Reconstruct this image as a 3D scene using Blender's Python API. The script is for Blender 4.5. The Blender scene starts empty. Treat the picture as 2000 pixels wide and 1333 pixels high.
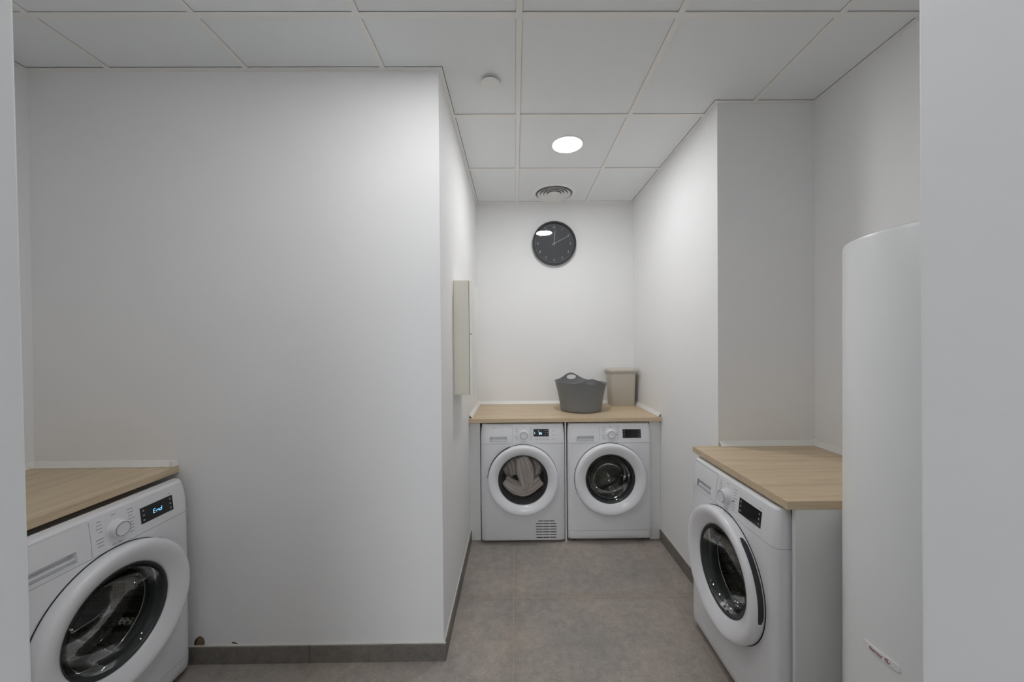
import bpy, bmesh, math, random
from mathutils import Vector, Matrix

random.seed(7)
S = bpy.context.scene
COL = S.collection
PI = math.pi

# ------------------------------------------------------------------ camera
cam_d = bpy.data.cameras.new('camera')
cam = bpy.data.objects.new('camera', cam_d)
COL.objects.link(cam)
cam_d.sensor_width = 36.0
cam_d.sensor_fit = 'HORIZONTAL'
cam_d.lens = 710.2323 / 2000 * 36.0
cam_d.shift_x = -(1011.7551 - 1000) / 2000
cam_d.shift_y = (674.9726 - 666.5) / 2000
cam_d.clip_start = 0.02
CR = Vector((0.999941, -0.00766284, -0.00769967))
CU = Vector((0.00776202, 0.00814091, 0.99993674))
CF = Vector((0.00759967, 0.9999375, -0.00819991))
m = Matrix((CR, CU, -CF)).transposed().to_4x4()
m.translation = Vector((0, 0, 1.4306))
cam.matrix_world = m
S.camera = cam

# ------------------------------------------------------------------ world, colour management
w = bpy.data.worlds.new('world')
S.world = w
w.use_nodes = True
w.node_tree.nodes['Background'].inputs[0].default_value = (0.75, 0.85, 1.0, 1)
w.node_tree.nodes['Background'].inputs[1].default_value = 0.05
S.view_settings.view_transform = 'Standard'
S.view_settings.look = 'None'
S.view_settings.exposure = 1.63
S.view_settings.gamma = 1.0
S.view_settings.use_curve_mapping = False
S.cycles.max_bounces = 14
S.cycles.diffuse_bounces = 8
S.cycles.transparent_max_bounces = 12
S.cycles.caustics_reflective = False
S.cycles.caustics_refractive = False
S.cycles.sample_clamp_indirect = 6
S.cycles.use_denoising = True

LAMP_STRENGTH = 34.0        # ceiling downlights
CORRIDOR_STRENGTH = 7.4     # corridor ceiling light behind the camera

# ------------------------------------------------------------------ materials
def nt(name):
    mt = bpy.data.materials.new(name)
    mt.use_nodes = True
    return mt, mt.node_tree.nodes, mt.node_tree.links, mt.node_tree.nodes['Principled BSDF']

def plain(name, col, rough=0.5, metal=0.0, spec=0.5, var=0.0, scale=6.0, bump=0.0, bscale=200.0, coat=0.0):
    mt, N, L, B = nt(name)
    B.inputs['Base Color'].default_value = (*col, 1)
    B.inputs['Roughness'].default_value = rough
    B.inputs['Metallic'].default_value = metal
    B.inputs['Specular IOR Level'].default_value = spec
    B.inputs['Coat Weight'].default_value = coat
    tc = N.new('ShaderNodeTexCoord')
    if var:
        no = N.new('ShaderNodeTexNoise'); no.inputs['Scale'].default_value = scale; no.inputs['Detail'].default_value = 5
        L.new(tc.outputs['Object'], no.inputs['Vector'])
        mx = N.new('ShaderNodeMix'); mx.data_type = 'RGBA'
        mx.inputs[6].default_value = tuple(c * (1 - var) for c in col) + (1,)
        mx.inputs[7].default_value = tuple(min(1, c * (1 + var)) for c in col) + (1,)
        L.new(no.outputs['Fac'], mx.inputs[0]); L.new(mx.outputs[2], B.inputs['Base Color'])
    if bump:
        n2 = N.new('ShaderNodeTexNoise'); n2.inputs['Scale'].default_value = bscale; n2.inputs['Detail'].default_value = 3
        L.new(tc.outputs['Object'], n2.inputs['Vector'])
        bp = N.new('ShaderNodeBump'); bp.inputs['Strength'].default_value = bump; bp.inputs['Distance'].default_value = 0.002
        L.new(n2.outputs['Fac'], bp.inputs['Height']); L.new(bp.outputs[0], B.inputs['Normal'])
    return mt

def emit(name, col, strength):
    mt, N, L, B = nt(name)
    B.inputs['Base Color'].default_value = (*col, 1)
    B.inputs['Emission Color'].default_value = (*col, 1)
    B.inputs['Emission Strength'].default_value = strength
    return mt

def glass(name, tint, fres=1.5, rough=0.02, amount=1.0):
    mt = bpy.data.materials.new(name); mt.use_nodes = True
    N, L = mt.node_tree.nodes, mt.node_tree.links
    N.clear()
    out = N.new('ShaderNodeOutputMaterial'); mix = N.new('ShaderNodeMixShader')
    tr = N.new('ShaderNodeBsdfTransparent'); tr.inputs[0].default_value = (*tint, 1)
    gl = N.new('ShaderNodeBsdfGlossy'); gl.inputs['Roughness'].default_value = rough
    fr = N.new('ShaderNodeFresnel'); fr.inputs['IOR'].default_value = fres
    mu = N.new('ShaderNodeMath'); mu.operation = 'MULTIPLY'; mu.inputs[1].default_value = amount
    L.new(fr.outputs[0], mu.inputs[0]); L.new(mu.outputs[0], mix.inputs[0]); L.new(tr.outputs[0], mix.inputs[1]); L.new(gl.outputs[0], mix.inputs[2])
    L.new(mix.outputs[0], out.inputs[0])
    return mt

M = {}
M['wall'] = plain('wall_paint', (0.86, 0.86, 0.86), 0.6, var=0.02, scale=2.5, bump=0.06, bscale=90, spec=0.25)
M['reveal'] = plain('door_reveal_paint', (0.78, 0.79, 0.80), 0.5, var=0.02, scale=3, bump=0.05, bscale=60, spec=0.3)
M['tile'] = plain('ceiling_tile', (0.835, 0.855, 0.862), 0.8, var=0.015, scale=3, bump=0.05, bscale=300, spec=0.2)
M['tbar'] = plain('ceiling_grid_steel', (0.86, 0.85, 0.82), 0.45, spec=0.4)
M['vent'] = plain('vent_white_metal', (0.90, 0.90, 0.89), 0.4, var=0.01, scale=5)
M['void'] = plain('ceiling_void', (0.20, 0.20, 0.20), 0.9)
M['white'] = plain('appliance_white', (0.76, 0.765, 0.785), 0.28, spec=0.5, var=0.01, scale=3)
M['whiter'] = plain('door_ring_white', (0.80, 0.805, 0.83), 0.22, spec=0.5, var=0.01, scale=3)
M['panel'] = plain('melamine_panel', (0.74, 0.745, 0.73), 0.4, var=0.01, scale=4)
M['strip'] = plain('pvc_strip', (0.83, 0.82, 0.79), 0.35, var=0.02, scale=20)
M['black'] = plain('display_black', (0.012, 0.013, 0.015), 0.12, var=0.02, scale=10)
M['dark'] = plain('dark_plastic', (0.028, 0.029, 0.032), 0.4, var=0.05, scale=30)
M['slot'] = plain('vent_slot_dark', (0.02, 0.02, 0.018), 0.8)
M['rubber'] = plain('door_gasket_rubber', (0.075, 0.08, 0.09), 0.42, var=0.15, scale=30)
M['print'] = plain('printed_grey', (0.30, 0.30, 0.31), 0.5)
M['icon'] = plain('printed_light_icon', (0.28, 0.29, 0.30), 0.4)
M['groove'] = plain('knob_groove', (0.30, 0.31, 0.33), 0.35)
M['chrome'] = plain('chrome', (0.75, 0.75, 0.74), 0.12, metal=1.0)
M['tank'] = plain('tank_enamel', (0.77, 0.785, 0.785), 0.32, var=0.012, scale=4)
M['cream'] = plain('cream_metal', (0.69, 0.665, 0.58), 0.45, var=0.01, scale=5)
M['cream_lit'] = plain('cream_metal_lit', (0.84, 0.83, 0.78), 0.45, var=0.01, scale=5)  # cabinet cream made paler for the door, imitating lamp light grazing it
M['tub'] = plain('grey_soft_plastic', (0.183, 0.188, 0.190), 0.5, var=0.04, scale=10)
M['bin'] = plain('taupe_plastic', (0.56, 0.52, 0.455), 0.5, var=0.03, scale=10)
M['case'] = plain('clock_case', (0.045, 0.046, 0.050), 0.4)
M['dial'] = plain('clock_dial', (0.080, 0.090, 0.098), 0.6, var=0.03, scale=8)
M['numeral'] = plain('clock_print', (0.85, 0.87, 0.9), 0.5)
M['hand'] = plain('clock_hand', (0.85, 0.85, 0.83), 0.4)
M['red'] = plain('badge_red', (0.22, 0.035, 0.03), 0.45)
M['badge'] = plain('badge_white', (0.80, 0.79, 0.78), 0.3)
M['grout'] = plain('skirting_grout', (0.62, 0.60, 0.55), 0.8, var=0.1, scale=30)
M['plaster'] = plain('broken_plaster', (0.20, 0.145, 0.10), 0.95, var=0.35, scale=60, bump=0.6, bscale=120)
M['plaster_dark'] = plain('plaster_void', (0.035, 0.03, 0.027), 0.95)
M['lamp'] = emit('lamp_diffuser', (0.99, 0.99, 1.0), LAMP_STRENGTH)
M['lamp_fill'] = emit('lamp_diffuser_fill', (0.99, 0.99, 1.0), LAMP_STRENGTH * 0.29)  # weaker glow for the added fill light
M['lamp_front'] = emit('lamp_diffuser_front', (0.99, 0.99, 1.0), LAMP_STRENGTH * 0.66)
M['corridor_lamp'] = emit('corridor_lamp', (0.90, 0.95, 1.0), CORRIDOR_STRENGTH)
M['led'] = emit('display_led', (0.22, 0.62, 1.0), 0.55)
M['ledwhite'] = emit('display_led_white', (0.45, 0.80, 1.0), 0.6)
M['glass'] = glass('door_glass', (0.86, 0.87, 0.85), 1.42, 0.02, 0.55)
M['dryglass'] = glass('dryer_glass', (0.93, 0.92, 0.91), 1.4, 0.05, 0.6)
M['clockglass'] = glass('clock_glass', (0.97, 0.97, 0.97), 1.6, 0.01)

def steel_drum():
    mt, N, L, B = nt('perforated_steel')
    B.inputs['Metallic'].default_value = 0.9; B.inputs['Roughness'].default_value = 0.32
    tc = N.new('ShaderNodeTexCoord')
    vo = N.new('ShaderNodeTexVoronoi'); vo.inputs['Scale'].default_value = 85; vo.inputs['Randomness'].default_value = 0.15
    L.new(tc.outputs['Object'], vo.inputs['Vector'])
    rp = N.new('ShaderNodeValToRGB')
    rp.color_ramp.elements[0].position = 0.28; rp.color_ramp.elements[0].color = (0.02, 0.02, 0.018, 1)
    rp.color_ramp.elements[1].position = 0.36; rp.color_ramp.elements[1].color = (0.40, 0.385, 0.35, 1)
    L.new(vo.outputs['Distance'], rp.inputs[0]); L.new(rp.outputs[0], B.inputs['Base Color'])
    bp = N.new('ShaderNodeBump'); bp.inputs['Strength'].default_value = 0.5; bp.inputs['Distance'].default_value = 0.003
    L.new(vo.outputs['Distance'], bp.inputs['Height']); L.new(bp.outputs[0], B.inputs['Normal'])
    return mt
M['drum'] = steel_drum()

def cloth_mat():
    mt, N, L, B = nt('towel_cloth')
    B.inputs['Roughness'].default_value = 0.95
    tc = N.new('ShaderNodeTexCoord')
    no = N.new('ShaderNodeTexNoise'); no.inputs['Scale'].default_value = 7; no.inputs['Detail'].default_value = 4
    L.new(tc.outputs['Object'], no.inputs['Vector'])
    rp = N.new('ShaderNodeValToRGB')
    rp.color_ramp.elements[0].position = 0.3; rp.color_ramp.elements[0].color = (0.74, 0.68, 0.63, 1)
    rp.color_ramp.elements[1].position = 0.7; rp.color_ramp.elements[1].color = (0.88, 0.84, 0.80, 1)
    L.new(no.outputs['Fac'], rp.inputs[0]); L.new(rp.outputs[0], B.inputs['Base Color'])
    n2 = N.new('ShaderNodeTexNoise'); n2.inputs['Scale'].default_value = 250
    L.new(tc.outputs['Object'], n2.inputs['Vector'])
    bp = N.new('ShaderNodeBump'); bp.inputs['Strength'].default_value = 0.4; bp.inputs['Distance'].default_value = 0.003
    L.new(n2.outputs['Fac'], bp.inputs['Height']); L.new(bp.outputs[0], B.inputs['Normal'])
    return mt
M['cloth'] = cloth_mat()

def wood(name, along_y=False):
    mt, N, L, B = nt(name)
    B.inputs['Roughness'].default_value = 0.42
    tc = N.new('ShaderNodeTexCoord'); mp = N.new('ShaderNodeMapping')
    mp.inputs['Scale'].default_value = (30, 1.6, 30) if along_y else (1.6, 30, 30)
    L.new(tc.outputs['Object'], mp.inputs['Vector'])
    n1 = N.new('ShaderNodeTexNoise'); n1.inputs['Scale'].default_value = 1.0; n1.inputs['Detail'].default_value = 7; n1.inputs['Roughness'].default_value = 0.62
    L.new(mp.outputs[0], n1.inputs['Vector'])
    rp = N.new('ShaderNodeValToRGB')
    e = rp.color_ramp.elements
    e[0].position = 0.25; e[0].color = (0.47, 0.355, 0.222, 1)
    e[1].position = 0.72; e[1].color = (0.68, 0.545, 0.375, 1)
    k = e.new(0.45); k.color = (0.61, 0.48, 0.322, 1)
    L.new(n1.outputs['Fac'], rp.inputs[0])
    mp2 = N.new('ShaderNodeMapping')
    mp2.inputs['Scale'].default_value = (160, 6, 160) if along_y else (6, 160, 160)
    L.new(tc.outputs['Object'], mp2.inputs['Vector'])
    n2 = N.new('ShaderNodeTexNoise'); n2.inputs['Detail'].default_value = 4
    n2.inputs['Scale'].default_value = 1.0
    L.new(mp2.outputs[0], n2.inputs['Vector'])
    r2 = N.new('ShaderNodeValToRGB')
    r2.color_ramp.elements[0].position = 0.32; r2.color_ramp.elements[0].color = (0.80, 0.78, 0.75, 1)
    r2.color_ramp.elements[1].position = 0.5; r2.color_ramp.elements[1].color = (1, 1, 1, 1)
    L.new(n2.outputs['Fac'], r2.inputs[0])
    mx = N.new('ShaderNodeMix'); mx.data_type = 'RGBA'; mx.blend_type = 'MULTIPLY'; mx.inputs[0].default_value = 0.8
    L.new(rp.outputs[0], mx.inputs[6]); L.new(r2.outputs[0], mx.inputs[7]); L.new(mx.outputs[2], B.inputs['Base Color'])
    return mt
M['wood_x'] = wood('oak_laminate')
M['wood_y'] = wood('oak_laminate_lengthwise', True)

def stone(name, tint, grid=None):
    mt, N, L, B = nt(name)
    B.inputs['Roughness'].default_value = 0.5
    B.inputs['Specular IOR Level'].default_value = 0.35
    geo = N.new('ShaderNodeNewGeometry')
    def noise(sc, det, ro=0.55):
        n = N.new('ShaderNodeTexNoise'); n.inputs['Scale'].default_value = sc; n.inputs['Detail'].default_value = det
        n.inputs['Roughness'].default_value = ro
        L.new(geo.outputs['Position'], n.inputs['Vector']); return n
    big = noise(2.2, 3); mid = noise(22, 6, 0.7); fine = noise(160, 4, 0.75)
    def ramp(src, a, b, ca, cb):
        r = N.new('ShaderNodeValToRGB'); r.color_ramp.elements[0].position = a; r.color_ramp.elements[1].position = b
        r.color_ramp.elements[0].color = (*ca, 1); r.color_ramp.elements[1].color = (*cb, 1)
        L.new(src, r.inputs[0]); return r.outputs[0]
    def mul(a, b, f=1.0, mode='MULTIPLY'):
        x = N.new('ShaderNodeMix'); x.data_type = 'RGBA'; x.blend_type = mode
        if isinstance(f, float): x.inputs[0].default_value = f
        else: L.new(f, x.inputs[0])
        for s, v in ((6, a), (7, b)):
            if isinstance(v, tuple): x.inputs[s].default_value = v
            else: L.new(v, x.inputs[s])
        return x.outputs[2]
    base = ramp(big.outputs['Fac'], 0.36, 0.64, (tint[0]*.84, tint[1]*.88, tint[2]*.90), (tint[0]*1.10, tint[1]*1.09, tint[2]*1.06))
    c = mul(base, ramp(mid.outputs['Fac'], 0.3, 0.7, (0.80, 0.81, 0.82), (1.14, 1.13, 1.12)))
    c = mul(c, ramp(fine.outputs['Fac'], 0.3, 0.72, (0.72, 0.72, 0.73), (1.24, 1.24, 1.22)))
    if grid:
        x0, y0, st = grid
        sep = N.new('ShaderNodeSeparateXYZ'); L.new(geo.outputs['Position'], sep.inputs[0])
        def line(sock, o, wdt):
            a = N.new('ShaderNodeMath'); a.operation = 'SUBTRACT'; L.new(sock, a.inputs[0]); a.inputs[1].default_value = o - st / 2 - 20 * st
            b = N.new('ShaderNodeMath'); b.operation = 'MODULO'; L.new(a.outputs[0], b.inputs[0]); b.inputs[1].default_value = st
            d = N.new('ShaderNodeMath'); d.operation = 'SUBTRACT'; L.new(b.outputs[0], d.inputs[0]); d.inputs[1].default_value = st / 2
            e = N.new('ShaderNodeMath'); e.operation = 'ABSOLUTE'; L.new(d.outputs[0], e.inputs[0])
            g = N.new('ShaderNodeMath'); g.operation = 'LESS_THAN'; L.new(e.outputs[0], g.inputs[0]); g.inputs[1].default_value = wdt
            return g.outputs[0], e.outputs[0]
        lx, dx = line(sep.outputs['X'], x0, 0.0015)
        ly, dy = line(sep.outputs['Y'], y0, 0.0015)
        mxx = N.new('ShaderNodeMath'); mxx.operation = 'MAXIMUM'; L.new(lx, mxx.inputs[0]); L.new(ly, mxx.inputs[1])
        # dirt worn in along the joints
        mn = N.new('ShaderNodeMath'); mn.operation = 'MINIMUM'; L.new(dx, mn.inputs[0]); L.new(dy, mn.inputs[1])
        mr = N.new('ShaderNodeMapRange'); mr.inputs[1].default_value = 0.004; mr.inputs[2].default_value = 0.045
        mr.inputs[3].default_value = 0.55; mr.inputs[4].default_value = 0.0
        L.new(mn.outputs[0], mr.inputs[0])
        c = mul(c, (0.84, 0.80, 0.74, 1), mr.outputs[0])
        c = mul(c, (tint[0] * 1.10, tint[1] * 1.07, tint[2] * 1.0, 1), mxx.outputs[0], 'MIX')
    L.new(c, B.inputs['Base Color'])
    bp = N.new('ShaderNodeBump'); bp.inputs['Strength'].default_value = 0.12; bp.inputs['Distance'].default_value = 0.002
    L.new(fine.outputs['Fac'], bp.inputs['Height']); L.new(bp.outputs[0], B.inputs['Normal'])
    return mt
M['floor'] = stone('porcelain_floor', (0.375, 0.328, 0.296), (-0.02, 2.026, 0.9))
M['skirting'] = stone('porcelain_skirting', (0.205, 0.186, 0.168))

# ------------------------------------------------------------------ mesh helpers
class MB:
    def __init__(s): s.v = []; s.f = []
    def add(s, vs, fs):
        b = len(s.v); s.v += [tuple(x) for x in vs]; s.f += [tuple(i + b for i in q) for q in fs]; return s
    def box(s, x0, x1, y0, y1, z0, z1):
        return s.add([(x0,y0,z0),(x1,y0,z0),(x1,y1,z0),(x0,y1,z0),(x0,y0,z1),(x1,y0,z1),(x1,y1,z1),(x0,y1,z1)],
                     [(0,3,2,1),(4,5,6,7),(0,1,5,4),(1,2,6,5),(2,3,7,6),(3,0,4,7)])
    def prism(s, poly, z0, z1):
        n = len(poly)
        return s.add([(x, y, z0) for x, y in poly] + [(x, y, z1) for x, y in poly],
                     [tuple(range(n))[::-1], tuple(range(n, 2 * n))] + [(i, (i + 1) % n, n + (i + 1) % n, n + i) for i in range(n)])
    def loft(s, rings, cap0=True, cap1=True):
        n = len(rings[0]); vs = [p for r in rings for p in r]; fs = []
        for k in range(len(rings) - 1):
            for i in range(n):
                j = (i + 1) % n
                fs.append((k*n+i, k*n+j, (k+1)*n+j, (k+1)*n+i))
        if cap0: fs.append(tuple(range(n))[::-1])
        if cap1: fs.append(tuple(range((len(rings)-1)*n, len(rings)*n)))
        return s.add(vs, fs)
    def lathe(s, prof, axis='z', c=(0,0,0), n=64, a0=0.0, a1=2*PI, shear=None):
        """prof: (radius, height). closed profile loops allowed; full or part turn"""
        full = abs(a1 - a0 - 2*PI) < 1e-6
        k = n if full else n + 1
        vs, fs = [], []
        for r, h in prof:
            for i in range(k):
                a = a0 + (a1 - a0) * i / n
                p, q = r*math.cos(a), r*math.sin(a)
                if axis == 'z': vs.append((c[0]+p, c[1]+q, c[2]+h))
                else: vs.append((c[0]+p, c[1]+h, c[2]+q))
        for t in range(len(prof)-1):
            for i in range(n):
                j = (i+1) % k
                fs.append((t*k+i, t*k+j, (t+1)*k+j, (t+1)*k+i))
        return s.add(vs, fs)
    def tube(s, pts, r, n=8):
        rings = []
        for i, p in enumerate(pts):
            p = Vector(p); a = Vector(pts[max(i-1,0)]); b = Vector(pts[min(i+1,len(pts)-1)])
            d = (b-a).normalized(); u = d.orthogonal().normalized(); v = d.cross(u)
            rings.append([tuple(p + r*(math.cos(2*PI*k/n)*u + math.sin(2*PI*k/n)*v)) for k in range(n)])
        return s.loft(rings)
    def build(s, name, mat, parent=None, smooth=False, bevel=0.0, seg=2, angle=35):
        me = bpy.data.meshes.new(name); me.from_pydata(s.v, [], s.f)
        bm = bmesh.new(); bm.from_mesh(me)
        bmesh.ops.remove_doubles(bm, verts=bm.verts, dist=1e-6)
        bmesh.ops.recalc_face_normals(bm, faces=bm.faces)
        bm.to_mesh(me); bm.free()
        me.materials.append(mat)
        o = bpy.data.objects.new(name, me); COL.objects.link(o)
        if parent: o.parent = parent
        if smooth or bevel:
            for p in me.polygons: p.use_smooth = True
            if smooth != 'all': me.set_sharp_from_angle(angle=math.radians(angle))
        if bevel:
            b = o.modifiers.new('bevel', 'BEVEL'); b.width = bevel; b.segments = seg; b.limit_method = 'ANGLE'
            b.angle_limit = math.radians(40); b.harden_normals = True
        return o

def bake(o):
    """apply the modifiers of o"""
    dg = bpy.context.evaluated_depsgraph_get()
    me = bpy.data.meshes.new_from_object(o.evaluated_get(dg))
    o.modifiers.clear(); o.data = me
    return o

def cut(o, cutters):
    for c in cutters:
        b = o.modifiers.new('cut', 'BOOLEAN'); b.operation = 'DIFFERENCE'; b.object = c; b.solver = 'EXACT'
    bpy.context.view_layer.update()
    bake(o)
    o.data.set_sharp_from_angle(angle=math.radians(35))
    for c in cutters:
        me = c.data; bpy.data.objects.remove(c); bpy.data.meshes.remove(me)
    return o

def thing(name, label, cat, loc=(0,0,0), rz=0.0, group=None):
    o = bpy.data.objects.new(name, None); COL.objects.link(o)
    o.empty_display_size = 0.1
    o.location = loc; o.rotation_euler = (0, 0, rz); o['label'] = label; o['category'] = cat
    if group: o['group'] = group
    return o

def struct(mb, name, mat, parent=None, **k):
    o = mb.build(name, mat, parent, **k)
    if not parent: o['kind'] = 'structure'
    return o

def copy_tree(o, parent=None):
    c = o.copy(); COL.objects.link(c)
    if parent: c.parent = parent
    for ch in list(o.children): copy_tree(ch, c)
    return c

def text_geo(txt, size, align='CENTER', xs=1.0):
    """flat letter shapes as (verts2d, faces)"""
    cu = bpy.data.curves.new('t', 'FONT'); cu.body = txt; cu.size = size; cu.align_x = align; cu.align_y = 'CENTER'
    o = bpy.data.objects.new('t', cu); COL.objects.link(o)
    bpy.context.view_layer.update()
    dg = bpy.context.evaluated_depsgraph_get()
    me = bpy.data.meshes.new_from_object(o.evaluated_get(dg))
    vs = [(v.co.x * xs, v.co.y) for v in me.vertices]; fs = [tuple(p.vertices) for p in me.polygons]
    bpy.data.objects.remove(o); bpy.data.curves.remove(cu); bpy.data.meshes.remove(me)
    return vs, fs

def letters(mb, txt, size, fmap, align='CENTER', xs=1.0):
    """letters with the surface mapping fmap(u,v,lift) and a little thickness"""
    vs, fs = text_geo(txt, size, align, xs)
    n = len(vs)
    allv = [fmap(u, v, 0.0) for u, v in vs] + [fmap(u, v, 1.0) for u, v in vs]
    faces = [tuple(reversed(f)) for f in fs] + [tuple(i + n for i in f) for f in fs]
    edges = {}
    for f in fs:
        for a, b in zip(f, f[1:] + f[:1]):
            edges[(a, b)] = edges.get((a, b), 0) + 1
    for (a, b) in edges:
        if (b, a) not in edges: faces.append((a, b, b + n, a + n))
    mb.add(allv, faces)

# ------------------------------------------------------------------ the room shell
xA, xB, yB, yL, yR, xC, xD, H = -.3335, 1.0406, 3.188, 1.6345, 1.8597, -2.1483, 1.5427, 2.6436
yF0, yF1 = 0.20, 0.35                 # thickness of the wall with the doorway
hW = 0.8902                           # worktop height
T = 0.1
ZT = H + 0.10

struct(MB().box(-2.6, xD+.6, -3.1, yB+.2, -.05, 0), 'floor', M['floor'])
struct(MB().prism([(xC,yL),(xA,yL),(xA-T,yL+T),(xC,yL+T)], 0, ZT), 'wall_rear_left', M['wall'])
struct(MB().prism([(xA,yL),(xA,yB),(xA-T,yB+T),(xA-T,yL+T)], 0, ZT), 'wall_alcove_left', M['wall'])
struct(MB().prism([(xA,yB),(xB,yB),(xB+T,yB+T),(xA-T,yB+T)], 0, ZT), 'wall_alcove_back', M['wall'])
struct(MB().prism([(xB,yB),(xB,yR),(xB+T,yR+T),(xB+T,yB+T)], 0, ZT), 'wall_alcove_right', M['wall'])
struct(MB().prism([(xB,yR),(xD,yR),(xD+T,yR+T),(xB+T,yR+T)], 0, ZT), 'wall_rear_right', M['wall'])
struct(MB().prism([(xD,yR),(xD,yF1),(xD+T,yF1),(xD+T,yR+T)], 0, ZT), 'wall_right', M['wall'])
struct(MB().prism([(xC,yL),(xC,yF1),(xC-T,yF1),(xC-T,yL+T)], 0, ZT), 'wall_left', M['wall'])
# wall with the doorway the photo is taken through: the two reveals lean a few millimetres
def leaning(xt, xb, side):
    # reveal x at z=1.76 is xt, at z=1.10 is xb
    s = (xt - xb) / (1.758 - 1.10)
    z0, z1 = 0.0, ZT
    a0, a1 = xb + s*(z0-1.10), xb + s*(z1-1.10)
    far = -2.5 if side < 0 else 2.1
    mb = MB()
    mb.add([(a0,yF0,z0),(a0,yF1,z0),(far,yF1,z0),(far,yF0,z0),(a1,yF0,z1),(a1,yF1,z1),(far,yF1,z1),(far,yF0,z1)],
           [(0,3,2,1),(4,5,6,7),(0,1,5,4),(1,2,6,5),(2,3,7,6),(3,0,4,7)])
    return mb
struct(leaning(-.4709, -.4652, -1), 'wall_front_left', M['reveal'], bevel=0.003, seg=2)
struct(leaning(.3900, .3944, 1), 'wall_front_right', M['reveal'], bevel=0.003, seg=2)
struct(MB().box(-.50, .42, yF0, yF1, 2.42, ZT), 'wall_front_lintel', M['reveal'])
# corridor behind the doorway
struct(MB().box(-2.5, 2.1, -3.1, -3.0, 0, 2.6), 'wall_corridor_back', M['wall'])
struct(MB().box(-2.6, -2.5, -3.1, yF1, 0, 2.6), 'wall_corridor_left', M['wall'])
struct(MB().box(2.1, 2.2, -3.1, yF1, 0, 2.6), 'wall_corridor_right', M['wall'])
struct(MB().box(-2.6, 2.2, -3.1, yF0, 2.6, 2.65), 'ceiling_corridor', M['tile'])

# suspended ceiling
rects = [(xC, xD, yF1, yL), (xA, xD, yL-.001, yR), (xA, xB, yR-.001, yB)]
def inside(x, y): return any(a <= x <= b and c <= y <= d for a, b, c, d in rects)
def inset(x, y, e): return all(inside(x+dx, y+dy) for dx in (-e, 0, e) for dy in (-e, 0, e))
XG, YG, ST, BW = 0.024, 1.359, 0.6, 0.012
EDGE = 0.020
def cuts(lo, hi, g, extra):
    s = set()
    for k in range(-6, 6):
        for d in (-BW, BW, -BW-GAP, BW+GAP): s.add(round(g + k*ST + d, 5))
    for e in extra:
        for d in (-EDGE, EDGE, -EDGE-EGAP, EDGE+EGAP, 0): s.add(round(e + d, 5))
    return sorted(v for v in s if lo-.001 <= v <= hi+.001)
GAP = 0.0008
EGAP = 0.0022
xs = cuts(xC, xD, XG, [xC, xD, xA, xB]); ys = cuts(yF1, yB, YG, [yF1, yL, yR, yB])
def on_bar(v, g, wd): return abs((v - g + ST/2) % ST - ST/2) < wd
tiles, bars, edge = MB(), MB(), MB()
ZTILE = H + 0.0048
holes = [(0.3303, 2.2487, .099), (-0.276, 1.06, .099), (0.325, 2.965, .150)]
for i in range(len(xs)-1):
    for j in range(len(ys)-1):
        x0, x1, y0, y1 = xs[i], xs[i+1], ys[j], ys[j+1]
        cx, cy = (x0+x1)/2, (y0+y1)/2
        if not inside(cx, cy): continue
        if not inset(cx, cy, EDGE - 1e-4):
            edge.box(x0, x1, y0, y1, H, H+.004)
        elif on_bar(cx, XG, BW) or on_bar(cy, YG, BW):
            bars.box(x0, x1, y0, y1, H, H+.004)
        elif not (on_bar(cx, XG, BW+GAP) or on_bar(cy, YG, BW+GAP)) and inset(cx, cy, EDGE+EGAP-1e-4):
            tiles.box(x0, x1, y0, y1, ZTILE, ZTILE+.012)
struct(tiles, 'ceiling', M['tile'])
struct(MB().box(xC-T, xD+T, yF1, yB+T, ZT, ZT+.03), 'ceiling_void', M['void'])
struct(bars, 'trim_1', M['tbar'])
struct(edge, 'trim_2', M['tbar'])

# skirting
def skirt(name, segs, **k):
    mb, gr = MB(), MB()
    for a in segs:
        mb.box(*a, 0, .0765)
        x0, x1, y0, y1 = a
        if x1-x0 > y1-y0: gr.box(x0, x1, y1-.006, y1, .0766, .0795)
        elif x0 < 0: gr.box(x0, x0+.005, y0, y1, .0766, .0795)
        else: gr.box(x1-.005, x1, y0, y1, .0766, .0795)
    o = struct(mb, name, M['skirting'], bevel=.0012, seg=1)
    gr.build('grout_line', M['grout'], o)
    return o
bt = .011
skirt('baseboard_rear_left', [(xC, -.9336, yL-bt, yL), (-.9318, xA+bt, yL-bt, yL)])
skirt('baseboard_alcove_left', [(xA, xA+bt, yL, 2.5), (xA, xA+bt, 2.502, 2.612)])
skirt('baseboard_alcove_right', [(xB-bt, xB, yR, 2.602)])

# ------------------------------------------------------------------ washing machines and dryer
WM, DM, HM = 0.595, 0.60, 0.85
def y0z(z):
    """front surface of the machine: upright, leaning back over the control panel, rounded at the top"""
    if z <= .712: return 0.0
    t = (z - .712) / (.838 - .712)
    if z <= .838: return .013 * t ** 1.6
    return .013 + .016 * (1 - math.sqrt(max(0, 1 - ((z - .838) / .012) ** 2)))
def x0z(z):
    if z <= .76: return 0.0
    t = (z - .76) / .09
    return .009 * t * t
def ring(z, rc=.036, dy=0.0, n=8, yb=DM, back=None):
    x0, x1, yf = x0z(z), WM - x0z(z), y0z(z) + dy
    pts = [(x0, yb, z)]
    for k in range(n + 1):
        a = PI + (PI / 2) * k / n
        pts.append((x0 + rc + rc * math.cos(a), yf + .022 + .022 * math.sin(a), z))
    for k in range(n + 1):
        a = 1.5 * PI + (PI / 2) * k / n
        pts.append((x1 - rc + rc * math.cos(a), yf + .022 + .022 * math.sin(a), z))
    pts.append((x1, yb, z))
    return pts
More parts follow.
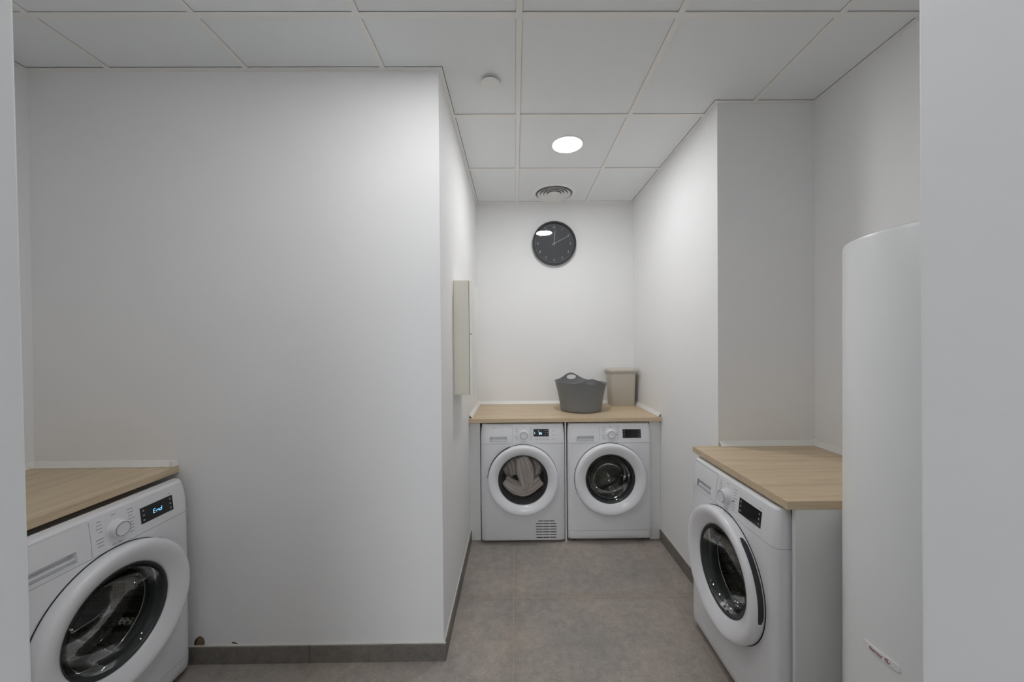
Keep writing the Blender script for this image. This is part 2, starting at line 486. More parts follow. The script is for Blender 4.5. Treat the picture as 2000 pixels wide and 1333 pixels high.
def patch(x0, x1, z0, z1, lift, nz=6, sink=.004):
    """a slab lying on the machine's front surface"""
    mb = MB(); rows = []
    for k in range(nz + 1):
        z = z0 + (z1 - z0) * k / nz; y = y0z(z)
        rows.append([(x0, y - lift, z), (x1, y - lift, z), (x1, y + sink, z), (x0, y + sink, z)])
    return mb.loft(rows)
def fmap(x, z, lift=.0018, th=.0004):
    return lambda u, v, t: (x + u, y0z(z + v) - lift - th * t, z + v)

DC = (.2975, 0, .4600)       # door centre
def machine(dryer=False):
    name = 'tumble_dryer' if dryer else 'washing_machine'
    root = thing(name, '', 'tumble dryer' if dryer else 'washing machine')
    R = .246 if dryer else .252
    # lower housing, from the plinth seam to the control panel seam
    zlo = .022 if dryer else .0905
    rings = [ring(z) for z in ([.022, .70, .711] if dryer else [.0905, .70, .711])]
    if dryer:
        b = ring(.022, rc=.04, dy=.006); rings = [b, ring(.034)] + rings[1:]
    body = MB().loft(rings).build('housing', M['white'], root, smooth=True)
    c1 = MB().lathe([(.0, -.1), (.176, -.1), (.176, .07), (0, .07)], 'y', DC, 64).build('c', M['white'])
    c2 = MB().lathe([(.0, .03), (.247, .03), (.247, .46), (0, .46)], 'y', DC, 64).build('c', M['white'])
    cut(body, [c1, c2])
    if not dryer:
        MB().loft([ring(.026, rc=.04, dy=.010), ring(.036, dy=.002), ring(.060), ring(.0880)]).build('plinth', M['white'], root, smooth=True)
    for fx in (.05, WM-.05):
        for fy in (.06, DM-.06): MB().lathe([(0, 0), (.018, 0), (.018, .026), (0, .026)], 'z', (fx, fy, 0), 16).build('foot', M['dark'], root)
    # control panel
    zs = [.7128, .73, .75, .77, .79, .81, .825, .838] + [.838 + .012*math.sin(a*PI/2/6) for a in range(1, 7)]
    cp = MB().loft([ring(z, yb=.062) for z in zs]).build('control_panel', M['white'], root, smooth=True)
    dr = patch(.034, .226, .722, .842, .0012, 10).build('detergent_drawer' if not dryer else 'water_container', M['white'], root, smooth=True, bevel=.001, seg=1)
    def scoop():
        mb = MB(); zc = .744
        def q(y, z0, z1, e=0): return [(.066+e, y, z0), (.186-e, y, z0), (.186-e, y, z1), (.066+e, y, z1)]
        secs = [q(-.02, zc-.017, zc+.017), q(.0016, zc-.017, zc+.017), q(.006, zc-.004, zc+.016, .002), q(.024, zc-.002, zc+.015, .003)]
        return mb.loft(secs).build('c', M['white'])
    cut(dr, [scoop()]); cut(cp, [scoop()])
    # vertical seam beside the drawer
    patch(.2272, .2284, .716, .843, .0002, 10).build('drawer_seam', M['groove'], root)
    MB().box(.004, WM-.004, .064, DM, .7125, .815).build('top_cover', M['white'], root)
    # dial
    dz = .7745; dx = .306; dyy = y0z(dz)
    d = MB().lathe([(0, .004), (.0335, .004), (.0335, -.003), (.0322, -.0042), (.0285, -.005), (.0275, -.022), (.0262, -.0250), (.0225, -.0262), (.0222, -.0250), (0, -.0250)], 'y', (dx, dyy, dz), 48)
    dial = d.build('dial', M['white'], root, smooth=True)
    MB().lathe([(.0226, -.0245), (.0226, -.0268), (.0247, -.0268), (.0252, -.0256)], 'y', (dx, dyy, dz), 48).build('dial_rim', M['groove'], dial, smooth=True)
    # display
    if dryer: X0, X1, Z0, Z1 = .374, .482, .7625, .8135
    else: X0, X1, Z0, Z1 = .391, .520, .7460, .8060
    disp = patch(X0, X1, Z0, Z1, .0014, 8).build('display', M['black'], root, smooth=True)
    cols = [X0+.011, X1-.011, ] if not dryer else [X1-.010, X1-.024]
    for cx in cols:
        for q in range(3):
            zc = Z0 + (Z1-Z0)*(.2+.3*q)
            MB().lathe([(0, -.0020), (.0036, -.0020), (.0036, -.0010), (0, -.0010)], 'y', (cx, y0z(zc), zc), 12).build('touch_key', M['icon'], disp)
    # printed programme marks round the dial (illegible in the photo: short grey strokes)
    rr = random.Random(3)
    def marks(lst):
        pm = MB()
        for x, z, wd in lst:
            y = y0z(z); pm.box(x, x+wd, y-.0006, y+.001, z-.0011, z+.0011)
        pm.build('programme_marks', M['print'], root)
    lcol, rcol = [], []
    for q in range(8):
        z = .822 - q*.0118
        wd = rr.uniform(.014, .028)
        if q != 4: lcol.append((.262 - wd*.7, z, wd*.8))
        rcol.append((.349, z, rr.uniform(.012, .024)))
    marks([l for l in lcol if l[1] > .78]); marks([l for l in lcol if l[1] < .77]); marks(rcol)
    marks([(.296, .826, .016)]); marks([(.290, .724, .012), (.308, .724, .014)])
    if dryer:
        marks([(.385+.027*q, .7425, .018) for q in range(4)])
        for q in range(3): marks([(.505, .80-.028*q, .022)])
    else:
        marks([(.505, .8145, .010)])
    if not dryer:
        MB().lathe([(0, -.001), (.0034, -.001), (.0034, .001), (0, .001)], 'y', (.350, y0z(.772), .772), 16).build('programme_light', M['slot'], root)
    # door: wide white ring
    depth = .047
    ri = .175
    prof = [(R-.003, .002), (R, -.004), (R+.001, -.024)]
    for k in range(9):
        a = PI/2*k/8
        prof.append((R+.001-.018*(1-math.cos(a)), -.028-(depth-.028)*math.sin(a)))
    prof += [(R-.026, -depth+.0006), (R-.037, -depth+.0040), (R-.050, -depth+.0105), (ri+.012, -.0275), (ri+.004, -.022), (ri, -.017), (ri, .006)]
    door = MB().lathe(prof, 'y', DC, 128).build('door', M['whiter'], root, smooth='all')
    MB().lathe([(R-.004, .0002), (R+.0022, .0002), (R+.0022, -.0018), (R-.004, -.0018), (R-.004, .0002)], 'y', DC, 96).build('door_seam', M['slot'], door)
    if dryer:
        MB().lathe([(R-.002, -.003), (R+.0055, -.002), (R+.0050, -.017), (R-.002, -.020)], 'y', DC, 40, math.radians(112), math.radians(176)).build('door_handle', M['dark'], door, smooth=True)
        g = [(ri-.001, -.020)] + [(ri*math.cos(a), -.020-.012*math.sin(a)) for a in [x*PI/2/12 for x in range(1, 13)]]
        MB().lathe(g + [(r, y+.004) for r, y in reversed(g)], 'y', DC, 96).build('door_glass', M['dryglass'], door, smooth='all')
        MB().lathe([(ri-.001, -.014), (ri-.008, -.010), (ri-.012, .0), (ri-.016, .035)], 'y', DC, 96).build('gasket', M['rubber'], door, smooth='all')
        MB().lathe([(.150, .035), (.236, .06), (.240, .10), (.240, .40), (.225, .42), (0, .425)], 'y', DC, 96).build('drum', M['drum'], root, smooth=True)
        for q in range(7):
            vb = MB()
            z = .044 + q*.0195
            x0, x1 = (.385, .535)
            if q in (0,): x0, x1 = .388, .532
            if q == 6: x0, x1 = .402, .520
            for s in range(3):
                a = x0 + (x1-x0)*s/3 + .002; b = x0 + (x1-x0)*(s+1)/3 - .002
                vb.box(a, b, -.0006, .002, z-.0027, z+.0027)
            vb.build('vent_slot', M['slot'], root)
        MB().add([fmap(.094, .826, .0016)(u, v, 0) for u, v in ((-.003,.006),(.004,.007),(.006,.002),(.002,.0),(.001,-.007),(-.002,-.004),(-.001,.002))], [(0,1,2,3,4,5,6)]).build('paint_chip', M['print'], root)
    else:
        # grip let into the ring's outer side
        gp = MB(); secs = []
        a0, a1 = math.radians(-10), math.radians(56)
        for k in range(25):
            t = k/24; a = a0 + (a1-a0)*t
            wdt = 1.0 if 2 <= k <= 22 else (.8 if k in (1, 23) else .45)
            sec = []
            for r, y in ((R-.003, -.007), (R+.0024, -.008), (R+.0026, -.024), (R-.0015, -.0345), (R-.008, -.034)):
                yy = -.021 + (y+.021)*wdt
                sec.append((DC[0]+r*math.cos(a), yy, DC[2]+r*math.sin(a)))
            secs.append(sec)
        gp.loft(secs).build('door_handle', M['dark'], door, smooth=True, angle=50)
        # deep glass bowl
        g = [(ri-.001, -.018), (.168, -.0195), (.160, -.016), (.152, -.006), (.144, .014), (.136, .045), (.126, .075), (.108, .094), (.085, .101), (.05, .104), (0, .105)]
        t = .004
        g2 = [(max(0, r-t), y-t*(.2 if r > .12 else 1)) for r, y in g[2:]][::-1]
        bowl = MB().lathe(g + g2, 'y', DC, 96)
        # the bowl reaches deeper at the bottom than at the top
        bowl.v = [(x, y if y < .01 else .01 + (y-.01)*(1 - .45*(z-DC[2])/.13), z - .012*max(0, y-.01)/.09) for x, y, z in bowl.v]
        bowl.build('door_glass', M['glass'], door, smooth='all')
        MB().lathe([(ri-.0005, -.0165), (ri-.004, -.0170), (ri-.008, -.012), (ri-.010, -.002), (ri-.013, .008), (ri-.012, .020), (ri-.022, .032), (ri-.016, .045), (ri-.020, .058)], 'y', DC, 96).build('gasket', M['rubber'], root, smooth='all')
        lip = [(.1555+.0022*math.cos(a), .056+.0022*math.sin(a)) for a in [2*PI*q/10 for q in range(11)]]
        MB().lathe(lip, 'y', DC, 96).build('drum_lip', M['chrome'], root, smooth='all')
        drum = MB().lathe([(.157, .058), (.200, .066), (.232, .082), (.238, .10), (.238, .40), (.225, .415), (.12, .42), (.1, .41), (0, .41)], 'y', DC, 96).build('drum', M['drum'], root, smooth=True)
        for q in range(3):
            a = math.radians(80 + 120*q)
            lf = MB(); secs = []
            for y in (.12, .15, .30, .375):
                hgt = .045 if y in (.15, .30) else .012
                c, s_ = math.cos(a), math.sin(a)
                pr = []
                for du, dv in ((-.030, 0), (-.012, hgt*.9), (0, hgt), (.012, hgt*.9), (.030, 0)):
                    rr_ = .237 - dv
                    pr.append((DC[0] + rr_*c - du*s_, y, DC[2] + rr_*s_ + du*c))
                secs.append(pr)
            lf.loft(secs).build('drum_paddle', M['drum'], drum, smooth=True)
    return root

washer = machine(False)
washer.location = (-1.430, 1.002, 0); washer.rotation_euler = (0, 0, PI/2)
washer['label'] = 'white front-loading washing machine at left edge with lit blue End display, seen close up'
washer['group'] = 'washing machines'
w2 = copy_tree(washer)
w2.location = (.3670, 2.5692, 0); w2.rotation_euler = (0, 0, 0)
w2['label'] = 'white washing machine in the alcove, right of the tumble dryer, empty drum and unlit display'
w3 = copy_tree(washer)
w3.location = (.884, 1.829, 0); w3.rotation_euler = (0, 0, -PI/2)
w3['label'] = 'white washing machine on the right with black door grip showing, beside the water heater'
disp = [c for c in washer.children if c.name.startswith('display')][0]
def seg7(mb, word, x, z, h, w_, gap, lift, wd=.0013, slant=.12):
    SEG = {'a': ((0,1),(1,1)), 'b': ((1,1),(1,.5)), 'c': ((1,.5),(1,0)), 'd': ((0,0),(1,0)), 'e': ((0,.5),(0,0)), 'f': ((0,1),(0,.5)), 'g': ((0,.5),(1,.5)),
           'k': ((0,1),(1,0))}
    CH = {'E': 'afged', 'n': 'ceg', 'd': 'bcdeg', 'I': 'bc', 'N': 'bcefk'}
    f = fmap(x, z, lift, .0005)
    for i, ch in enumerate(word):
        for sg in CH[ch]:
            p, q = SEG[sg]
            a_ = Vector((i*(w_+gap) + p[0]*w_ + slant*p[1]*h, p[1]*h)); b_ = Vector((i*(w_+gap) + q[0]*w_ + slant*q[1]*h, q[1]*h))
            d = (b_-a_).normalized(); a_ += d*.0009; b_ -= d*.0009; nn = Vector((-d.y, d.x))*wd/2
            pts = [a_-nn, b_-nn, b_+nn, a_+nn]
            mb.loft([[f(p_.x, p_.y, 0) for p_ in pts], [f(p_.x, p_.y, 1) for p_ in pts]])
tx = MB()
seg7(tx, 'End', .4380, .7680, .0150, .0085, .0038, .0016)
tx.build('display_text', M['led'], disp)

dryer = machine(True)
dryer.location = (-.2500, 2.5692, 0)
dryer['label'] = 'white tumble dryer in the alcove with towels inside and slotted vent at bottom right'
disp = [c for c in dryer.children if c.name.startswith('display')][0]
tx = MB()
seg7(tx, 'IN', .4030, .7745, .0170, .0115, .0050, .0018, .0026, .0)
MB().box(.4085, .4125, y0z(.800)-.0022, y0z(.800)-.0016, .7985, .8015).build('display_mark', M['ledwhite'], disp)
MB().box(.3815, .3835, y0z(.786)-.0022, y0z(.786)-.0016, .779, .793).build('display_mark', M['ledwhite'], disp)
tx.build('display_text', M['ledwhite'], disp)

# towels tumbling behind the dryer glass
def towels():
    bx, by, bz = dryer.location
    cx, cz = bx + DC[0], DC[2]
    mb = MB()
    n, mm = 90, 60
    def surf(path, width, yb, amp, ph, name):
        rows = []
        for i in range(n+1):
            t = i/n; p = path(t); q = path(min(1, t+.01)); p2 = path(max(0, t-.01))
            dx, dz = q[0]-p2[0], q[1]-p2[1]; l = math.hypot(dx, dz) or 1
            nx, nz = -dz/l, dx/l
            row = []
            for j in range(mm+1):
                s = j/mm*2-1
                wd = width(t)
                y = yb + amp*(1-math.sqrt(max(0, 1-s*s)))*1.6 - .012*math.sin(9*s+ph+2*math.sin(3*t+ph)) - .006*math.sin(23*s+5*t+ph)
                row.append((cx+.88*(p[0]+nx*wd*s), by+y, cz+.88*(p[1]+nz*wd*s)))
            rows.append(row)
        vs = [p for r in rows for p in r]; k = mm+1
        fs = [(i*k+j, i*k+j+1, (i+1)*k+j+1, (i+1)*k+j) for i in range(n) for j in range(mm)]
        return vs, fs
    specs = [
        (lambda t: (-.02+.05*math.sin(t*2.2), .165-.27*t), lambda t: .040+.035*math.sin(PI*min(1, t*1.1)), .030, .05, 0.0,
         'pale towel hanging down the middle of the dryer window'),
        (lambda t: (-.155+.31*t, -.035-.085*math.sin(PI*t)), lambda t: .030+.014*math.sin(PI*t), .040, .04, 1.7,
         'pale towel curling along the bottom of the dryer window'),
        (lambda t: (-.14+.05*t, .12-.16*t), lambda t: .05+.02*math.sin(PI*t), .17, .05, 3.1,
         'shaded towel at the left of the dryer window, behind the hanging one'),
        (lambda t: (.075+.05*math.sin(3*t), .15-.19*t), lambda t: .035+.02*math.sin(PI*t), .14, .05, 4.4,
         'shaded towel at the right of the dryer window, behind the hanging one'),
    ]
    for path, wd, yb, amp, ph, lab in specs:
        mb.add(*surf(path, wd, yb, amp, ph, 'towel'))
    o = mb.build('towels', M['cloth'], None, smooth='all')
    so = o.modifiers.new('thickness', 'SOLIDIFY'); so.thickness = .008; so.offset = 1
    o['label'] = 'tangled pale towels tumbling behind the dryer window'; o['category'] = 'towels'; o['kind'] = 'stuff'
towels()

# ------------------------------------------------------------------ worktops, panels, sealing strips
def worktop(x0, x1, y0, y1, mat, label, tilt=None):
    t = thing('worktop', label, 'worktop', ((x0+x1)/2, (y0+y1)/2, hW-.0285), group='oak worktops')
    hx, hy = (x1-x0)/2, (y1-y0)/2
    MB().box(-hx, hx, -hy, hy, 0, .0285).build('board', mat, t, bevel=.0012, seg=2)
    return t
worktop(xC, -1.508, .965, yL, M['wood_y'], 'oak-coloured worktop over the washing machine at the left edge')
wb = worktop(xA, xB, 2.5692, yB, M['wood_x'], 'oak-coloured worktop across the alcove, basket and bin standing on it')
worktop(.9070, xD, 1.207, 1.8590, M['wood_x'], 'oak-coloured worktop over the washing machine on the right')

def panel(name, box, label, grp=None):
    x0, x1, y0, y1, z0, z1 = box
    c = ((x0+x1)/2, (y0+y1)/2, z0)
    o = MB().box(x0-c[0], x1-c[0], y0-c[1], y1-c[1], 0, z1-z0).build(name, M['panel'], None, bevel=.0008, seg=1)
    o.location = c; o['label'] = label; o['category'] = 'panel'
    if grp: o['group'] = grp
    return o
zu = hW-.0288
panel('side_panel', (.935, xD, 1.2085, 1.2225, 0, zu), 'white board panel closing the end of the right worktop')
panel('side_panel', (xC, -1.540, .968, .984, 0, zu), 'white board panel at the near end of the left worktop, behind the door reveal')
panel('filler_panel', (xA, -.2575, 2.612, 2.628, .004, zu), 'narrow white filler board between alcove wall and tumble dryer')
panel('filler_panel', (.9585, xB-.001, 2.602, 2.618, .004, zu), 'narrow white filler board between alcove washing machine and right wall')
panel('divider_panel', (.3490, .3590, 2.590, 3.18, 0, zu), 'thin upright white board between the tumble dryer and the alcove washing machine')

def strip_run(root, p0, p1, inward, ext0=0, ext1=0):
    """hollow sloping strip along a wall from p0 to p1; inward = unit vector away from the wall"""
    d, h, th = .024, .0265, .0022
    p0, p1, n = Vector(p0), Vector(p1), Vector(inward)
    sec = [(0.0005, h), (d, 0.0003), (d - .003, 0.0003), (0.0005, h - .0045)]
    sec = [(0.0005, h), (0.004, h), (d, .003), (d, .0003), (d - .004, .0003), (.0005, h - .006)]
    ra = [tuple(p0 + n*a + Vector((0, 0, b))) for a, b in sec]
    rb = [tuple(p1 + n*a + Vector((0, 0, b))) for a, b in sec]
    return MB().loft([ra, rb]).build('strip', M['strip'], root, bevel=.0006, seg=1)
def corner(root, c, ix, iy):
    mb = MB(); s = .034; h = .029
    mb.add([(c[0], c[1], c[2]), (c[0]+ix*s, c[1], c[2]), (c[0]+ix*s, c[1]+iy*.012, c[2]), (c[0]+ix*.025, c[1]+iy*.025, c[2]), (c[0]+ix*.012, c[1]+iy*s, c[2]), (c[0], c[1]+iy*s, c[2]),
            (c[0], c[1], c[2]+h), (c[0]+ix*s, c[1], c[2]+h), (c[0]+ix*s, c[1]+iy*.006, c[2]+h), (c[0]+ix*.006, c[1]+iy*.006, c[2]+h), (c[0]+ix*.006, c[1]+iy*s, c[2]+h), (c[0], c[1]+iy*s, c[2]+h)],
           [(0,1,2,3,4,5), (6,11,10,9,8,7), (0,6,7,1), (0,5,11,6), (1,7,8,2), (5,4,10,11), (2,8,9,3), (3,9,10,4)])
    mb.build('corner_piece', M['strip'], root, smooth=True, bevel=.002)
def endcap(root, x0, x1, y0, y1, z0, h):
    MB().box(x0, x1, y0, y1, z0, z0+h).build('end_cap', M['strip'], root, bevel=.003)
e = .0005
r = thing('sealing_strip', 'white sealing strip round the back edges of the left worktop', 'sealing strip', (0, 0, hW), group='worktop sealing strips')
strip_run(r, (xC+.03, yL, 0), (-1.525, yL, 0), (0, -1, 0)); strip_run(r, (xC, yL-.03, 0), (xC, .98, 0), (1, 0, 0))
corner(r, (xC+e, yL-e, .0003), 1, -1); endcap(r, -1.527, -1.512, yL-.026, yL-e, .0003, .0275)
r = thing('sealing_strip', 'white sealing strip on three sides of the alcove worktop', 'sealing strip', (0, 0, hW), group='worktop sealing strips')
strip_run(r, (xA+.03, yB, 0), (xB-.03, yB, 0), (0, -1, 0)); strip_run(r, (xA, yB-.03, 0), (xA, 2.60, 0), (1, 0, 0)); strip_run(r, (xB, yB-.03, 0), (xB, 2.59, 0), (-1, 0, 0))
corner(r, (xA+e, yB-e, .0003), 1, -1); corner(r, (xB-e, yB-e, .0003), -1, -1)
r = thing('sealing_strip', 'white sealing strip behind the right worktop with a cut open end', 'sealing strip', (0, 0, hW), group='worktop sealing strips')
strip_run(r, (xB+.006, yR, 0), (xD-.03, yR, 0), (0, -1, 0)); strip_run(r, (xD, yR-.03, 0), (xD, 1.22, 0), (-1, 0, 0))
corner(r, (xD-e, yR-e, .0003), -1, -1)

# ------------------------------------------------------------------ basket and bin on the alcove worktop
def tub():
    root = thing('laundry_basket', 'grey flexible plastic laundry basket with two cut-out handles on the alcove worktop', 'basket', (.515, 2.868, hW))
    n = 96; levels = 22; rings = []
    th_h = (math.radians(104), math.radians(284))
    def top(a):
        z = .224 + .010*math.cos(a-PI)
        for q, t in enumerate(th_h):
            d = (a - t + PI) % (2*PI) - PI
            amp = .054 if q == 0 else .040
            z += amp*math.exp(-(d/.40)**2)
        return z
    for k in range(levels+1):
        t = k/levels
        r_ = []
        for i in range(n):
            a = 2*PI*i/n; z = top(a)*t
            rad = .160 + .044*min(1, z/.235) - .006*math.sin(PI*min(1, z/.235))
            if t < .08: rad -= .010*(1-t/.08)**2
            r_.append((rad*1.0*math.cos(a), rad*.96*math.sin(a), z))
        rings.append(r_)
    o = MB().loft(rings, True, False).build('tub', M['tub'], root, smooth='all')
    so = o.modifiers.new('wall', 'SOLIDIFY'); so.thickness = .0045; so.offset = -1
    bpy.context.view_layer.update(); bake(o)
    cs = []
    for q, t in enumerate(th_h):
        c, s_ = math.cos(t), math.sin(t); zc = .2475 if q == 0 else .236; hh = .0195 if q == 0 else .014
        ra, rb = [], []
        for i in range(40):
            b = 2*PI*i/40; u = .042*math.cos(b); v = hh*math.sin(b)
            for rr_, lst in ((.15, ra), (.25, rb)): lst.append((rr_*c - u*s_, rr_*s_ + u*c, zc+v))
        k = MB().loft([ra, rb]).build('c', M['tub']); k.location = root.location; cs.append(k)
    cut(o, cs)
    for p in o.data.polygons: p.use_smooth = True
    o.data.set_sharp_from_angle(angle=math.radians(50))
    pts = []
    for i in range(n+1):
        a = 2*PI*i/n; z = top(a); pts.append((.2035*math.cos(a), .2035*.96*math.sin(a), z))
    MB().tube(pts, .0030, 8).build('rim', M['tub'], root, smooth='all')
tub()

def rrect(x0, x1, y0, y1, z, r, n=6):
    pts = []
    for cx, cy, a0 in ((x1-r, y1-r, 0), (x0+r, y1-r, PI/2), (x0+r, y0+r, PI), (x1-r, y0+r, 1.5*PI)):
        for k in range(n+1):
            a = a0 + PI/2*k/n; pts.append((cx+r*math.cos(a), cy+r*math.sin(a), z))
    return pts
def bin_():
    root = thing('storage_bin', 'taupe plastic bin with closed lid in the right back corner of the alcove worktop', 'bin', (.900, 3.095, hW))
    MB().loft([rrect(-.100, .101, -.052, .058, 0, .018), rrect(-.103, .104, -.055, .062, .006, .02), rrect(-.112, .106, -.080, .076, .282, .022)], True, True).build('body', M['bin'], root, smooth=True)
    MB().loft([rrect(-.113, .107, -.081, .077, .278, .022), rrect(-.119, .112, -.085, .083, .280, .024), rrect(-.119, .112, -.085, .083, .288, .024)], True, True).build('collar', M['bin'], root, smooth=True)
    MB().loft([rrect(-.124, .118, -.090, .088, .2885, .026), rrect(-.126, .121, -.093, .090, .300, .028), rrect(-.122, .117, -.088, .086, .308, .026), rrect(-.112, .107, -.078, .076, .306, .02), rrect(-.105, .10, -.070, .070, .312, .02)], True, True).build('lid', M['bin'], root, smooth=True)
bin_()

# ------------------------------------------------------------------ clock
def clock():
    R = .190
    root = thing('wall_clock', 'round black-framed wall clock with dark grey dial high on the alcove back wall', 'clock', (.3455, yB, 2.2890))
    MB().lathe([(0, -.001), (R-.006, -.001), (R, -.008), (R, -.036), (R-.003, -.041), (R-.009, -.042), (R-.014, -.038), (R-.016, -.016)], 'y', (0,0,0), 96).build('case', M['case'], root, smooth=True)
    MB().lathe([(0, -.012), (R-.013, -.012), (R-.013, -.010), (0, -.010)], 'y', (0,0,0), 96).build('dial', M['dial'], root)
    tk = MB()
    for h in range(1, 13):
        a = PI/2 - h*PI/6; r_ = .142
        cx, cz = r_*math.cos(a), r_*math.sin(a)
        nb = MB()
        letters(nb, str(h), .030, lambda u, v, t, cx=cx, cz=cz: (cx+u, -.0124-.0006*t, cz+v), xs=.85)
        nb.build('numeral', M['numeral'], root)
    for q in range(60):
        a = 2*PI*q/60; r_ = .164
        s_ = .0018 if q % 5 else .0028
        tk.lathe([(0, -.0130), (s_, -.0130), (s_, -.0119), (0, -.0119)], 'y', (r_*math.cos(a), 0, r_*math.sin(a)), 8)
    tk.build('minute_marks', M['numeral'], root)
    def hand(name, ang, L, tail, w0, y):
        d = Vector((math.sin(ang), 0, math.cos(ang))); s_ = Vector((math.cos(ang), 0, -math.sin(ang)))
        pts = [-d*tail - s_*w0*.8, -d*tail + s_*w0*.8, d*L + s_*w0*.55, d*L - s_*w0*.55]
        ra = [(p.x, y, p.z) for p in pts]; rb = [(p.x, y-.0012, p.z) for p in pts]
        MB().loft([ra, rb]).build(name, M['hand'], root)
    hand('hour_hand', math.radians(4.5), .114, .018, .0028, -.016)
    hand('minute_hand', math.radians(62.5), .150, .020, .0024, -.019)
    MB().lathe([(0, -.022), (.004, -.022), (.004, -.012)], 'y', (0,0,0), 16).build('hub', M['hand'], root)
    g = MB().lathe([(0, -.0345), (R-.0145, -.0345), (R-.0145, -.0325), (0, -.0325)], 'y', (0,0,0), 96).build('glass', M['clockglass'], root)
    root.rotation_euler = (CLOCK_TILT, 0, 0)
CLOCK_TILT = math.radians(0.0)
clock()

# ------------------------------------------------------------------ electrical cabinet on the alcove left wall
def cabinet():
    y0, z0, z1 = 1.9729, 1.148, 1.769
    root = thing('electrical_cabinet', 'cream metal electrical cabinet hanging on the alcove left wall', 'cabinet', (xA, y0, z0))
    hh, wd = z1-z0, .27
    MB().box(0.0005, .0835, 0, wd, 0, hh).build('body', M['cream'], root, bevel=.0015, seg=2)
    door = MB().box(.0853, .1020, 0.0, wd, 0.0, hh).build('door', M['cream_lit'], root, bevel=.003, seg=2)
    door['label'] = 'cream hinged door, edge towards the camera'
    MB().box(.082, .087, .003, wd-.003, .003, hh-.003).build('door_gasket', M['slot'], root)
    lk = MB().lathe([(0, -.004), (.0035, -.004), (.0045, -.003), (.0045, .001)], 'y', (.094, 0, .33), 16).build('lock', M['groove'], root, smooth=True)
cabinet()

# ------------------------------------------------------------------ water heater
def heater():
    R, cx, cy = .240, 1.1928, .960
    root = thing('water_heater', 'tall white cylindrical water heater standing beside the right worktop', 'water heater', (cx, cy, 0))
    z1 = 1.717
    MB().lathe([(0, .05), (R-.02, .05), (R, .07), (R, z1-.012), (R-.003, z1-.003), (R-.010, z1), (R-.05, z1+.012), (R-.13, z1+.028), (0, z1+.034)], 'z', (0,0,0), 128).build('tank', M['tank'], root, smooth=True, angle=30)
    for q in range(3):
        a = math.radians(30+120*q)
        MB().lathe([(0, 0), (.02, 0), (.016, .052), (0, .052)], 'z', ((R-.06)*math.cos(a), (R-.06)*math.sin(a), 0), 16).build('foot', M['dark'], root)
    for s_ in (.42, 1.35):
        MB().box(R-.03, xD-cx-.001, -.03, .03, s_-.03, s_+.03).build('wall_bracket', M['tank'], root, bevel=.002)
    # badge bent round the tank
    def on(a, z, lift): return ((R+lift)*math.cos(a), (R+lift)*math.sin(a), z)
    A0, A1, Z0, Z1 = BADGE
    mb = MB(); rings = []
    for k in range(25):
        a = A0 + (A1-A0)*k/24
        e_ = .003 if k in (0, 24) else 0
        rings.append([on(a, Z0+e_, -.0005), on(a, Z0+e_, .0030), on(a, Z1-e_, .0030), on(a, Z1-e_, -.0005)])
    bd = mb.loft(rings).build('badge', M['badge'], root, smooth=True)
    tx = MB(); zc = (Z0+Z1)/2
    am = math.radians(178.0)
    vs, _ = text_geo('thermor', .0155, 'LEFT')
    TXS = .0345 / max(v[0] for v in vs)
    letters(tx, 'thermor', .0155, lambda u, v, t: on(am + u/R, zc+v, .0031+.0004*t), align='LEFT', xs=TXS)
    # round swirl mark after the word
    ac = math.radians(188.7); r1, r2 = .0060, .0042
    for k in range(28):
        b0, b1 = 2*PI*k/32 + 1, 2*PI*(k+1)/32 + 1
        q = []
        for b, rr_ in ((b0, r1), (b1, r1), (b1, r2), (b0, r2)):
            q.append(on(ac + rr_*math.cos(b)/R, zc + rr_*math.sin(b), .0034))
        tx.add(q, [(0,1,2,3)])
    for k in range(20):
        b0, b1 = 2*PI*k/20, 2*PI*(k+1)/20
        q = [on(ac + rr_*math.cos(b)/R, zc + rr_*math.sin(b), .0034) for b, rr_ in ((b0, .0022), (b1, .0022), (b1, 0), (b0, 0))]
        tx.add(q, [(0,1,2,3)])
    tx.build('badge_print', M['red'], bd)
BADGE = (math.radians(173.5), math.radians(194.6), .5915, .6095)
heater()

# ------------------------------------------------------------------ ceiling fittings
def downlight(x, y, label, lm='lamp'):
    root = thing('ceiling_downlight', label, 'ceiling light', (x, y, ZTILE), group='round ceiling downlights')
    MB().lathe([(.088, .004), (.090, -.004), (.096, -.0045), (.100, -.002), (.1005, -.0003)], 'z', (0,0,0), 64).build('trim_ring', M['tbar'], root, smooth=True)
    MB().lathe([(0, -.0022), (.0885, -.0022), (.0885, -.0005), (0, -.0005)], 'z', (0,0,0), 64).build('diffuser', M[lm], root)
downlight(0.3303, 2.2487, 'lit round downlight in the alcove ceiling, between the vent and the sprinkler cover')
downlight(-.276, 1.06, 'lit round downlight in the front ceiling, nearest the rear left wall corner', 'lamp_front')
downlight(-.876, .53, 'added unseen fill light shaped as a round downlight, nearest the doorway wall', 'lamp_fill')  # extra fill light, added out of view to brighten the left wall

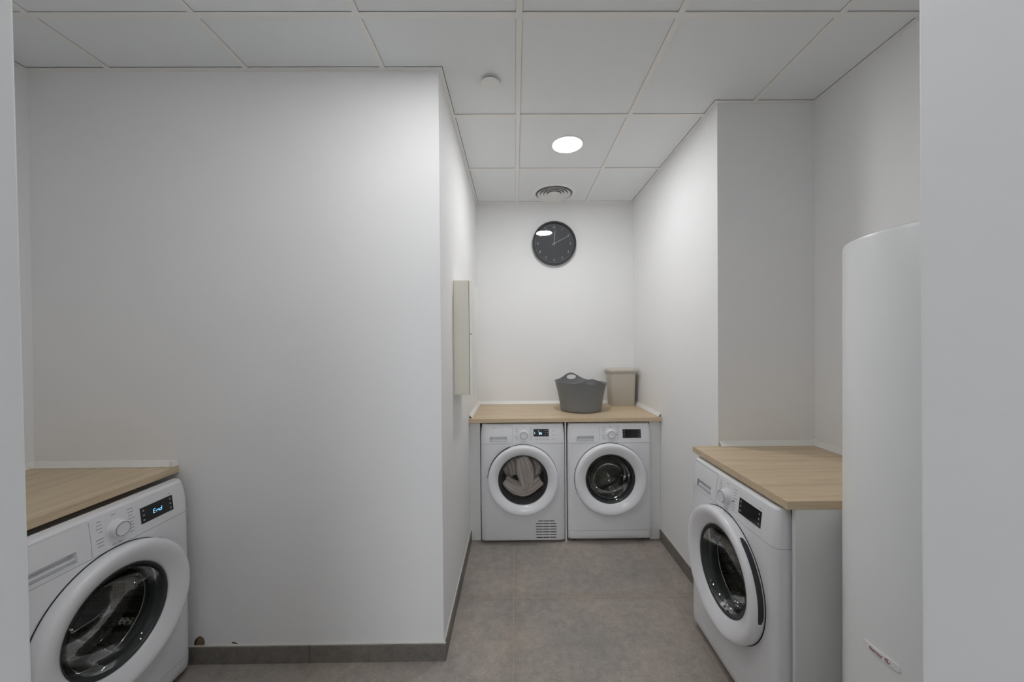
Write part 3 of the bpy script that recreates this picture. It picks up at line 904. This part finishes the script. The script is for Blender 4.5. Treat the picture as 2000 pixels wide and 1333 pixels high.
def vent(x, y):
    root = thing('ceiling_vent', 'round white air diffuser with concentric rings in the ceiling above the clock', 'air vent', (x, y, ZTILE))
    MB().lathe([(.150, -.0004), (.179, -.0004), (.177, -.006), (.160, -.010), (.150, -.008)], 'z', (0,0,0), 96).build('flange', M['vent'], root, smooth=True)
    MB().lathe([(0, -.0006), (.150, -.0006), (.150, -.0003), (0, -.0003)], 'z', (0,0,0), 64).build('throat', M['groove'], root)
    for r0 in (.128, .102, .076, .050):
        MB().lathe([(r0-.016, -.003), (r0, -.014), (r0+.006, -.0150), (r0+.0055, -.0135), (r0-.010, -.0022)], 'z', (0,0,0), 96).build('diffuser_ring', M['vent'], root, smooth=True)
    MB().lathe([(0, -.018), (.026, -.017), (.034, -.014), (.034, -.003), (0, -.003)], 'z', (0,0,0), 64).build('centre_disc', M['vent'], root, smooth=True)
vent(.325, 2.972)

root = thing('sprinkler_cover', 'small plain round white cover plate hanging just below the ceiling, left of the downlight', 'sprinkler cover', (-.106, 1.700, ZTILE))
MB().lathe([(0, -.015), (.0415, -.015), (.0425, -.014), (.0425, -.0125), (.038, -.0120), (0, -.012)], 'z', (0,0,0), 64).build('cover_plate', M['strip'], root, smooth=True)
MB().lathe([(0, -.012), (.028, -.012), (.028, -.0003), (0, -.0003)], 'z', (0,0,0), 32).build('cup', M['slot'], root)

root = thing('corridor_light', 'square ceiling panel light in the corridor behind the camera', 'ceiling light', (-.1, -2.0, 2.6))
MB().box(-.42, .42, -.42, .42, -.012, -.0003).build('frame', M['tbar'], root)
MB().box(-.40, .40, -.40, .40, -.0145, -.0122).build('diffuser', M['corridor_lamp'], root)

# ------------------------------------------------------------------ broken plaster above the skirting
wl = bpy.data.objects['wall_rear_left']
def chip(name, cx, cz, pts, mat, th=.0006):
    ra = [(cx+u, yL-th, cz+v) for u, v in pts]; rb = [(cx+u, yL+.002, cz+v) for u, v in pts]
    return MB().loft([ra, rb]).build(name, mat, wl)
chip('plaster_hole', -1.432, .080, [(-.014,0),(.024,0),(.027,.010),(.024,.026),(.016,.037),(.004,.041),(-.006,.036),(-.013,.022),(-.017,.010)], M['plaster'])
chip('plaster_hole_edge', -1.449, .080, [(-.004,0),(.003,.0),(.006,.018),(.012,.034),(.006,.032),(-.002,.018)], M['plaster_dark'], .0009)
chip('plaster_chip', -1.272, .0835, [(-.014,.002),(-.012,.007),(-.002,.008),(.006,.004),(.014,.002),(.014,-.001),(.004,.0),(-.006,.003)], M['plaster_dark'])
